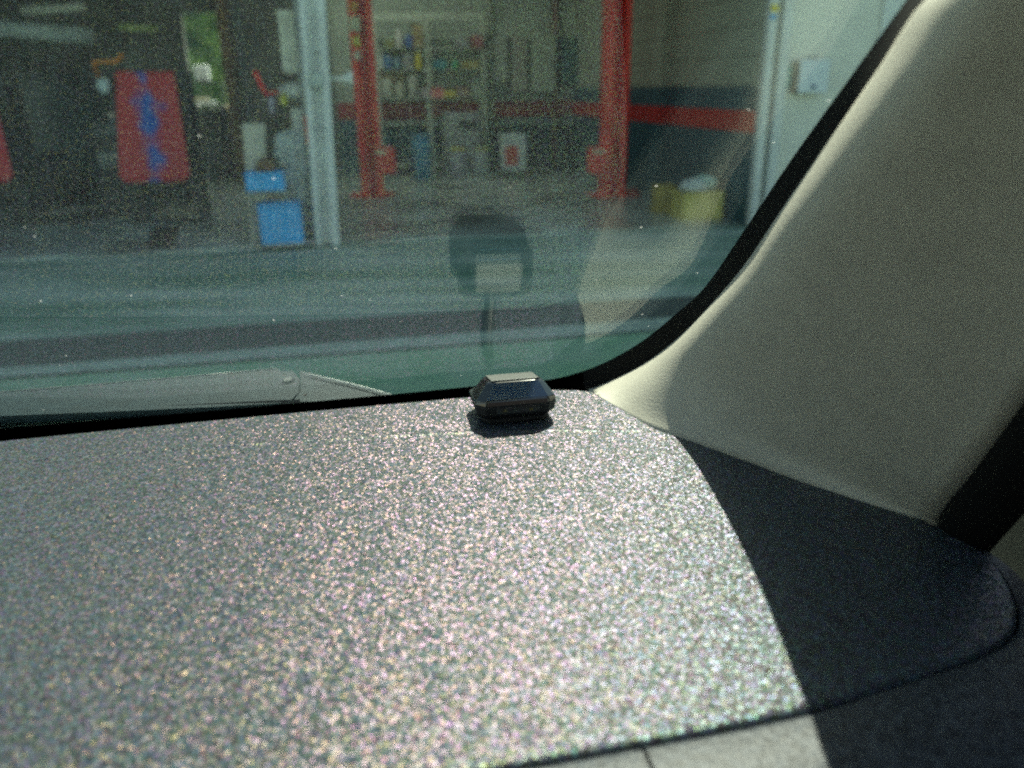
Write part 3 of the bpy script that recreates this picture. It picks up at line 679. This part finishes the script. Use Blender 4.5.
# daylight opening: trees and pale objects in the yard behind
def leaf_blob(name, c, r, m, seedv):
    bm = bmesh.new(); bmesh.ops.create_icosphere(bm, subdivisions=4, radius=1)
    for v in bm.verts:
        k = 1+.35*noise.noise(v.co*2.3+Vector((seedv, 0, 0)))+.22*noise.noise(v.co*6+Vector((0, seedv, 0)))
        v.co = Vector((v.co.x*r[0], v.co.y*r[1], v.co.z*r[2]))*k
    return put_bm(name, bm, m, loc=c)
M_leaf = mat('sunlit leaves', (.12, .20, .04), .6, col2=(.015, .05, .015), vscale=3)
u_, z_ = uz(208, 40, BV+5)
tr_ = root('tree', W(u_, BV+5, 0), GY, 'bright green tree seen through the gap in the back wall', 'tree')
o = leaf_blob('foliage', (0, 0, 0), (.9, .9, 1.3), M_leaf, 3); o.parent = tr_; o.location = (0, 0, z_-.2)
o = tube('trunk', [(0, 0, 0), (.04, 0, .7), (0, 0, 1.5)], [.14, .1, .08], mat('bark', (.1, .08, .05), .9)); o.parent = tr_
M_bright = mat('white sunlit sheet metal', (.85, .88, .9), .5, var=.02)
u_, z_ = uz(202, 73.5, BV+1.2)
o = gbox('white_can', 'small white container in the gap in the back wall, below the greenery', 'container', u_, BV+1.2, z_-.13, (.24, .2, .26), M_bright, bevel=.03)
u2, z2 = uz(206, 99, BV+1.0)
st_ = root('yard_stand', W(u2, BV+1.1, 0), GY, 'dark stand holding the white containers outside the back gap', 'stand')
box('stand_top', (0, 0, z2-.11), (.6, .45, .03), M_iron, st_)
for sx_ in (-.26, .26):
    for sy_ in (-.18, .18): box('leg', (sx_, sy_, (z2-.13)/2), (.04, .04, z2-.13), M_iron, st_)
box('upper_shelf', (0, .0, z_-.15), (.6, .3, .03), M_iron, st_)
for sx_ in (-.28, .28): box('shelf_post', (sx_, .1, (z_-.15+z2-.1)/2), (.03, .03, z_-z2-.05), M_iron, st_)
gbox('white_tray', 'flat white tray lowest in the gap in the back wall', 'tray', u2, BV+1.0, z2-.09, (.30, .3, .05), M_bright, bevel=.02)
gbox('cream_box', 'thin cream box resting on the white tray in the back gap', 'box', u2-.06, BV+1.0, z2-.035, (.22, .2, .07), mat('cream carton', (.8, .7, .5), .6), bevel=.01)
# brown post right of the gap
u_, _z = uz(226, 50, BV-.2)
tag(box('wooden_post', (0, 0, 1.6), (.16, .1, 3.2), mat('brown wood', (.16, .11, .07), .7, var=.2), bevel=.01, loc=W(u_, BV-.2, 0), rz=GY), 'brown wooden post at the right side of the gap in the back wall', 'post')

# stack of things left of the column
v = cv-.15
def pxbox(name, label, cat, x0, y0, x1, y1, v, dep, m, z0=None, lean=0, bevel=.01, group=None):
    ua, zt_ = uz(x0, y0, v); ub, zb_ = uz(x1, y1, v)
    if z0 is not None: zb_ = z0
    rot = Matrix.Rotation(lean, 3, 'Y') if lean else None
    o = box(name, (0, dep/2, (zt_-zb_)/2), (ub-ua, dep, zt_-zb_), m, bevel=min(bevel, .3*min(ub-ua, dep, zt_-zb_)), rot=rot, loc=W((ua+ub)/2, v, zb_), rz=GY)
    return tag(o, label, cat, group)
M_beige = mat('beige cardboard', (.58, .55, .44), .8, var=.08)
ua, za = uz(238, 125, v+.25); ub, zb_ = uz(262, 125, v+.25); uc2, _z = uz(248, 229, v+.25); ud, _ = uz(264, 229, v+.25)
q0 = [W(ua, v+.60, za), W(ub, v+.60, za), W(ud, v+.36, .0), W(uc2, v+.36, .0)]
o = prism('leaning_board', q0, GD*.04, M_beige); tag(o, 'tall beige board leaning behind the two blue bins', 'board')
M_bin = mat('bright blue plastic', (.04, .45, .92), .45, var=.06)
def crate(name, label, x0, y0, x1, y1, v, dep, m, zb=None, thin=.012, lip=True):
    ua, zt_ = uz(x0, y0, v); ub, zb_ = uz(x1, y1, v)
    if zb is not None: zb_ = zb
    wd, h = ub-ua, zt_-zb_; r = root(name, W((ua+ub)/2, v+dep/2, zb_), GY, label, 'bin')
    bm = bmesh.new()
    b_box(bm, (0, 0, thin/2), (wd*.92, dep*.92, thin)); 
    for sx_ in (-1, 1): b_box(bm, (sx_*(wd/2-thin), 0, h/2), (thin, dep*.98, h))
    for sy_ in (-1, 1): b_box(bm, (0, sy_*(dep/2-thin), h/2), (wd*.99, thin, h))
    put_bm('bin_shell', bm, m, r)
    if lip:
        bm = bmesh.new()
        for sx_ in (-1, 1): b_box(bm, (sx_*(wd/2), 0, h-.012), (.02, dep+.02, .024))
        for sy_ in (-1, 1): b_box(bm, (0, sy_*(dep/2), h-.012), (wd+.02, .02, .024))
        put_bm('bin_rim', bm, m, r)
    return r, zt_
_, sz = uz(270, 206, v)
stand = root('bin_stand', W(uz(272, 200, v)[0], v+.15, 0), GY, 'grey stand carrying the blue bins one above the other', 'stand')
_, zlow = uz(280, 232, v); _, zhi = uz(264, 191, v)
zlow = .06
box('low_shelf', (.07, 0, .045), (.52, .3, .025), M_grey, stand); box('high_shelf', (-.05, 0, zhi-.015), (.44, .3, .025), M_grey, stand)
for sx_ in (-.20, .16): box('leg', (sx_, .145, zhi/2), (.025, .025, zhi), M_grey, stand)
crate('parts_bin', 'upper blue bin, smaller, with brown lump in it', 244, 173, 285, 191, v, .24, M_bin, zb=zhi)
crate('parts_bin', 'lower blue bin, larger, near the floor by the white column', 257, 205, 303, 231, v, .26, M_bin, zb=.06)
u_, z_ = uz(264, 166, v+.1)
o = leaf_blob('brown_bundle', W(u_, v+.12, z_-.02), (.075, .06, .085), mat('brown leather', (.20, .11, .06), .8, var=.3, vscale=20), 9); tag(o, 'brown leathery bundle stuffed in the upper blue bin', 'bundle')
# white bags and rags piled between bins and column
M_bag = mat('translucent white bag film', (.52, .58, .55), .35, var=.12, vscale=9)
for k, (x, y, rx, rz_, lab) in enumerate([(300, 200, .15, .36, 'largest pale plastic bag standing on the floor left of the white column'), (290, 152, .15, .17, 'rumpled pale bag piled above the blue bins'), (303, 160, .10, .20, 'narrow pale bag squeezed against the white column')]):
    u_, z_ = uz(x, y, v+.3); o = leaf_blob('plastic_bag', W(u_, v+.46+.11*k, max(z_, rz_*1.0)), (rx, .13, rz_), M_bag, 20+k*5); tag(o, lab, 'bag')
pxbox('white_carton', 'upright white carton left of the white column', 'carton', 290, 106, 308, 141, v+.80, .16, mat('white carton', (.62, .62, .56), .7, var=.08), bevel=.01)
pxbox('supply_shelf', 'dark little shelf under the upright white carton', 'shelf', 284, 141, 309, 144, v+.78, .25, M_iron)
o = leaf_blob('paper_bundle', W(*[uz(291, 92, v+.8)[0], v+.86, uz(291, 92, v+.8)[1]]), (.13, .08, .075), mat('white paper', (.66, .68, .62), .7), 41); tag(o, 'crumpled white paper bundle above the upright white carton', 'paper')
tag(lathe('yellow_bottle', [(.03, 0), (.035, .02), (.035, .08), (.012, .1), (.012, .12)], mat('yellow plastic', (.66, .62, .08), .5), loc=W(uz(284, 104, v+.72)[0], v+.76, uz(288, 104, v+.8)[1]-.01), rz=GY), 'little yellow bottle below the crumpled white paper', 'bottle')
# shelf unit behind to carry them
su = root('utility_shelf', W(uz(285, 100, v+.8)[0]-.05, v+.90, 0), GY, 'dark steel shelf unit behind the pile at the left of the white column', 'shelf')
for sx_ in (-.3, .3):
    for sy_ in (-.13, .13): box('upright', (sx_, sy_, 1.15), (.03, .03, 2.3), M_iron, su)
for zz in (uz(290, 104, v+.8)[1]-.02, uz(290, 146, v+.8)[1]-.01, .3): box('shelf_board', (0, 0, zz), (.62, .28, .02), M_iron, su)
# red jack handle
rt = root('red_lever_tool', W(uz(262, 90, v+.72)[0], v+.72, uz(262, 90, v+.72)[1]), GY, 'bright red angled lever tool hanging above the beige board', 'tool')
def lp_(x, y): a, b_ = uz(x, y, v+.72); c_, d_ = uz(262, 90, v+.72); return (a-c_, 0, b_-d_)
tube('lever', [lp_(255, 71), lp_(260, 82), lp_(265, 93)], .022, mat('bright red paint', (.9, .03, .03), .45), rt)
tube('cross_bar', [lp_(264, 94), lp_(279, 92)], .018, mat('bright red paint dull', (.65, .05, .05), .45), rt)
tube('grip', [lp_(271, 97), lp_(272, 115)], .028, mat('pale mauve grip', (.42, .38, .46), .5), rt)
tube('hook', [lp_(266, 93), tuple(Vector(lp_(262, 97))+Vector((0, .05, 0)))], .01, M_iron, rt)

# dark drain cover on the yard floor
q = [at_z(152, 228, .016), at_z(179, 227, .016), at_z(174, 247, .016), at_z(147, 248, .016)]
dc = prism('drain_cover', [p for p in q], Vector((0, 0, .010)), M_iron); tag(dc, 'dark square metal cover on the floor before the whole red and blue cloth', 'drain cover')

# ---- shelves along the back wall
v = BV-.45
M_rack = mat('grey green rack steel', (.50, .54, .43), .55, var=.1)
ux0, _ = uz(376, 60, v); ux1, _ = uz(484, 60, v)
rk = root('storage_rack', W((ux0+ux1)/2, v+.2, 0), GY, 'wide grey green steel storage rack against the back wall', 'rack')
wdt = ux1-ux0; um = (ux0+ux1)/2
def shz(y): return uz(430, y, v)[1]
z_top = shz(12)
for x in (376, 428, 484):
    du = uz(x, 60, v)[0]-um
    box('upright', (du, -.16, z_top/2), (.06, .05, z_top), M_rack, rk, bevel=.004)
    box('upright', (du, .2, z_top/2), (.06, .05, z_top), M_rack, rk, bevel=.004)
box('top_beam', (0, -.17, (shz(12)+shz(21))/2), (wdt+.06, .05, shz(12)-shz(21)), M_rack, rk)
SH = {}
for y in (48, 69, 98, 122, 164):
    zz = shz(y); SH[y] = zz; box('shelf_board', (0, .02, zz-.015), (wdt, .42, .03), M_rack, rk)
items = [ # name, category, label, x, y_bottom(shelf), w px, h px, colour, shape
 ('white_jug', 'jug', 'pale upright jug on the top shelf of the back rack', 399, 48, 8, 16, (.62, .60, .52), 'b'),
 ('blue_can', 'can', 'dark blue can beside the pale jug on the top shelf', 409, 48, 8, 11, (.05, .12, .35), 'c'),
 ('olive_box', 'box', 'flat olive box at the left end of the top shelf', 389, 48, 8, 8, (.28, .28, .10), 'x'),
 ('ochre_carton', 'carton', 'ochre carton lying high at the middle of the top shelf', 418, 48, 9, 20, (.34, .24, .10), 'x'),
 ('maroon_carton', 'carton', 'maroon carton at the right end of the top shelf', 477, 48, 11, 11, (.36, .10, .10), 'x'),
 ('grey_carton', 'carton', 'grey carton beside the maroon one on the top shelf', 462, 48, 12, 9, (.30, .30, .30), 'x'),
 ('white_bottle', 'bottle', 'tall narrow white bottle at the far left of the second shelf', 381, 69, 4, 15, (.85, .88, .80), 'b'),
 ('blue_canister', 'canister', 'blue canister next to the narrow white bottle', 388, 69, 7, 12, (.08, .20, .40), 'c'),
 ('teal_canister', 'canister', 'grey blue canister third from left on the second shelf', 397, 69, 8, 10, (.15, .26, .32), 'c'),
 ('grey_box', 'box', 'grey box left of the yellow bottle on the second shelf', 408, 69, 8, 13, (.30, .30, .30), 'x'),
 ('yellow_bottle', 'bottle', 'bright yellow bottle on the second shelf of the back rack', 418.5, 69, 6, 15, (.75, .62, .03), 'b'),
 ('teal_box', 'box', 'low teal box right of the rack centre on the second shelf', 440, 69, 12, 8, (.05, .25, .28), 'x'),
 ('green_can', 'can', 'small green can on the second shelf', 455, 69, 5, 8, (.10, .50, .25), 'c'),
 ('mustard_box', 'box', 'long mustard box on the second shelf at the right', 470, 69, 18, 7, (.38, .32, .10), 'x'),
 ('cream_canister', 'canister', 'leftmost of the cream canisters on the third shelf', 387, 98, 11, 18, (.50, .50, .40), 'c'),
 ('cream_canister', 'canister', 'middle one of the cream canisters on the third shelf', 400, 98, 9, 14, (.50, .50, .38), 'c'),
 ('cream_canister', 'canister', 'rightmost and tallest of the cream canisters on the third shelf', 413, 98, 9, 20, (.46, .46, .38), 'c'),
 ('ochre_box', 'box', 'thin ochre box lying behind the cream canisters', 394, 98, 22, 24, (.32, .22, .08), 'y'),
 ('pink_box', 'box', 'pale pink grey box right of the cream canisters', 425, 98, 8, 9, (.45, .38, .38), 'x'),
 ('red_box', 'box', 'salmon red box on the third shelf', 437, 98, 12, 9, (.70, .18, .18), 'x'),
 ('yellow_box', 'box', 'mustard yellow box touching the salmon red box', 449, 98, 11, 7, (.60, .48, .05), 'x'),
 ('brown_box', 'box', 'dull brown box at the right end of the third shelf', 463, 98, 12, 10, (.28, .16, .14), 'x'),
 ('green_grey_box', 'box', 'green grey box at the last place of the third shelf', 476, 98, 10, 13, (.30, .34, .26), 'x'),
 ('blue_tub', 'tub', 'small blue tub on the lowest raised shelf', 420, 131, 14, 9, (.03, .30, .48), 'x'),
]
for nm, ct, lb, x, y, wpx, hpx, c, sh in items:
    kd = 13.9/800; wi, hi = wpx*kd, hpx*kd; vb = v-.02+(.14 if sh == 'y' else 0)
    if y in SH: zb_ = SH[y]
    else: continue
    u_ = uz(x, y, v)[0]; m = mat(nm+' paint', c, .5, var=.15, vscale=10)
    if sh in 'xy': o = gbox(nm, lb, ct, u_, vb+.05, zb_, (wi, .18 if sh == 'x' else .08, hi), m)
    elif sh == 'c': o = lathe(nm, [(wi*.46, 0), (wi/2, .02), (wi/2, hi*.85), (wi*.35, hi*.93), (wi*.35, hi)], m, loc=W(u_, vb, zb_), n=20); tag(o, lb, ct)
    else: o = lathe(nm, [(wi*.46, 0), (wi/2, .02), (wi/2, hi*.6), (wi*.2, hi*.8), (wi*.2, hi)], m, loc=W(u_, vb, zb_), n=20); tag(o, lb, ct)
# drums and pails on the floor in front of the rack
v = BV-1.1
def pail(x, y0, y1, wpx, label, c, lid, name='oil_pail', cat='pail', vv=None):
    vv = v if vv is None else vv
    u_, zt_ = uz(x, y0, vv); _, zb_ = uz(x, y1, vv); zb_ = max(0.02, zb_) if zb_ > .15 else .016; k_ = 13.4/800; r_ = wpx*k_/2; h = zt_-zb_
    r = root(name, W(u_, vv, zb_), GY, label, cat)
    lathe('drum_shell', [(r_*.9, 0), (r_, .02), (r_, h*.33), (r_*1.03, h*.36), (r_, h*.4), (r_, h*.66), (r_*1.03, h*.69), (r_, h*.72), (r_*.98, h-.02)], c, r)
    lathe('lid', [(r_*1.03, h-.02), (r_*1.03, h+.01), (r_*.8, h+.02)], lid, r)
    return r
M_bd = mat('blue drum paint', (.04, .26, .42), .5, var=.1)
pail(421, 136, 172, 18, 'tall blue drum standing before the back rack', M_bd, M_bd, 'oil_drum', 'drum')
M_pl = mat('pale mauve pail', (.36, .36, .40), .5); M_yl = mat('yellow lid', (.62, .55, .04), .5)
pail(458, 149, 172, 16, 'grey pail with yellow lid, right of the blue drum', M_pl, M_yl)
pail(481, 149, 172, 16, 'grey pail with duller lid beside the yellow-lidded pail', mat('grey pail', (.34, .38, .38), .5), mat('dull yellow lid', (.42, .42, .12), .5))
# grey machine behind pails
u_, z_ = uz(462, 112, BV-.85)
mc = root('grey_machine', W(u_, BV-.68, 0), GY, 'grey workshop machine behind the two pails', 'machine')
box('machine_body', (0, 0, z_/2), (.62, .3, z_), mat('machine grey', (.30, .32, .31), .5, var=.1), mc, bevel=.05)
box('control_panel', (.1, -.155, z_*.8), (.3, .01, .14), M_iron, mc)
# white cabinet with red sign
u_, z_ = uz(514, 134, v-.2); u0_, zb_ = uz(514, 171, v-.2)
wc = root('white_cabinet', W(u_, v-.1, 0), GY, 'small white cabinet with a red square on its front', 'cabinet')
box('cabinet_body', (0, 0, z_/2+.06), (.40, .3, z_-.12), mat('white cabinet paint', (.62, .68, .66), .5), wc, bevel=.015)
box('red_square', (-.055, -.155, z_*.52), (.22, .01, .30), mat('red plate', (.68, .08, .06), .5), wc)
for sx_ in (-.16, .16): box('foot', (sx_, 0, .035), (.04, .2, .07), M_iron, wc)
# lockers along the back wall, right half
v = BV-.3
for k, (x0, x1, y0, y1, c, lab) in enumerate([(494, 509, 35, 82, (.34, .37, .30), 'narrow grey green locker at the left of the row on the back wall'), (512, 528, 36, 92, (.36, .34, .28), 'warm grey locker second in the row on the back wall'), (532, 556, 32, 92, (.42, .46, .36), 'widest pale green locker of the row on the back wall'), (563, 583, 38, 84, (.05, .12, .12), 'dark teal locker at the right of the row on the back wall')]):
    ua, zt_ = uz(x0, y0, v); ub, zb_ = uz(x1, y1, v); uc_ = (ua+ub)/2
    r = root('wall_locker', W(uc_, BV-.15, zb_), GY, lab, 'locker'); h = zt_-zb_; mm_ = mat('locker %d' % k, c, .5, var=.08)
    box('locker_body', (0, 0, h/2), (ub-ua, .28, h), mm_, r, bevel=.01); dr_ = box('door', (0, -.145, h/2), (ub-ua-.04, .014, h-.05), mm_, r, bevel=.005)
    box('handle', ((ub-ua)*.35, -.158, h/2), (.015, .014, .12), M_iron, dr_)
# low bench below lockers
ua, zt_ = uz(500, 122, BV-.6); ub = min(uz(596, 122, BV-.6)[0], -.12)
wb = root('work_bench', W((ua+ub)/2, BV-.35, 0), GY, 'long low work bench below the lockers on the back wall', 'bench')
box('bench_top', (0, 0, zt_-.02), (ub-ua, .5, .05), mat('bench top', (.22, .26, .24), .6), wb, bevel=.005)
for sx_ in (-1, 0, 1):
    for sy_ in (-.2, .2): box('leg', (sx_*(ub-ua)/2*.95, sy_, (zt_-.045)/2), (.06, .05, zt_-.045), M_iron, wb)
# steel framing on upper back wall
for x, lab in ((490, 'pale vertical wall stud just right of the storage rack'), (607, 'rusty vertical pipe beside the right red lift post')):
    u_, _z = uz(x, 40, BV-.12)
    if x > 600: u_ = -.35
    tag(tube('wall_pipe', [W(u_, BV-.08, .02), W(u_, BV-.08, 2), W(u_, BV-.08, 4.1)], .05, mat('wall pipe %d' % x, (.36, .38, .30) if x < 600 else (.30, .14, .10), .6)), lab, 'pipe')

# yellow crate with bags at the right
u_, v_ = uv(703, 221); k_ = 9.9/800
_, sc_v = uv(703, 221)
v_ = min(v_, 3.0); u_ = uz(705, 205, v_)[0]
r, _t = crate('oil_crate', 'yellow crate on the floor before the striped side wall', 684, 193, 722, 222, v_, .35, mat('yellow crate plastic', (.62, .52, .12), .6, var=.1), zb=.016)
yl = (uz(700, 193, v_)[1])
for k, (x, y, c, lab) in enumerate([(696, 187, (.70, .74, .70), 'white rag spilling from the left of the yellow crate'), (708, 184, (.46, .66, .58), 'pale green film on top of the yellow crate')]):
    a_, b_ = uz(x, y, v_+.1); o = leaf_blob('rag', W(a_, v_+.15+.06*k, b_), (.14, .12, .08), mat('rag %d' % k, c, .7), 60+k); tag(o, lab, 'rag')
a_, b_ = uz(690, 200, v_); gbox('ochre_box', 'small ochre box leaning left behind the yellow crate', 'box', a_-.05, v_+.62, .016, (.22, .2, .32), mat('ochre carton', (.45, .34, .08), .7))
u_, v_ = uv(633, 196)
tag(lathe('red_foot_pad', [(.10, 0), (.11, .03), (.06, .07), (.05, .10)], mat('dark red pad', (.35, .03, .03), .5), loc=W(u_, v_, .016)), 'dark red round pad on the floor right of the right lift post', 'pad')
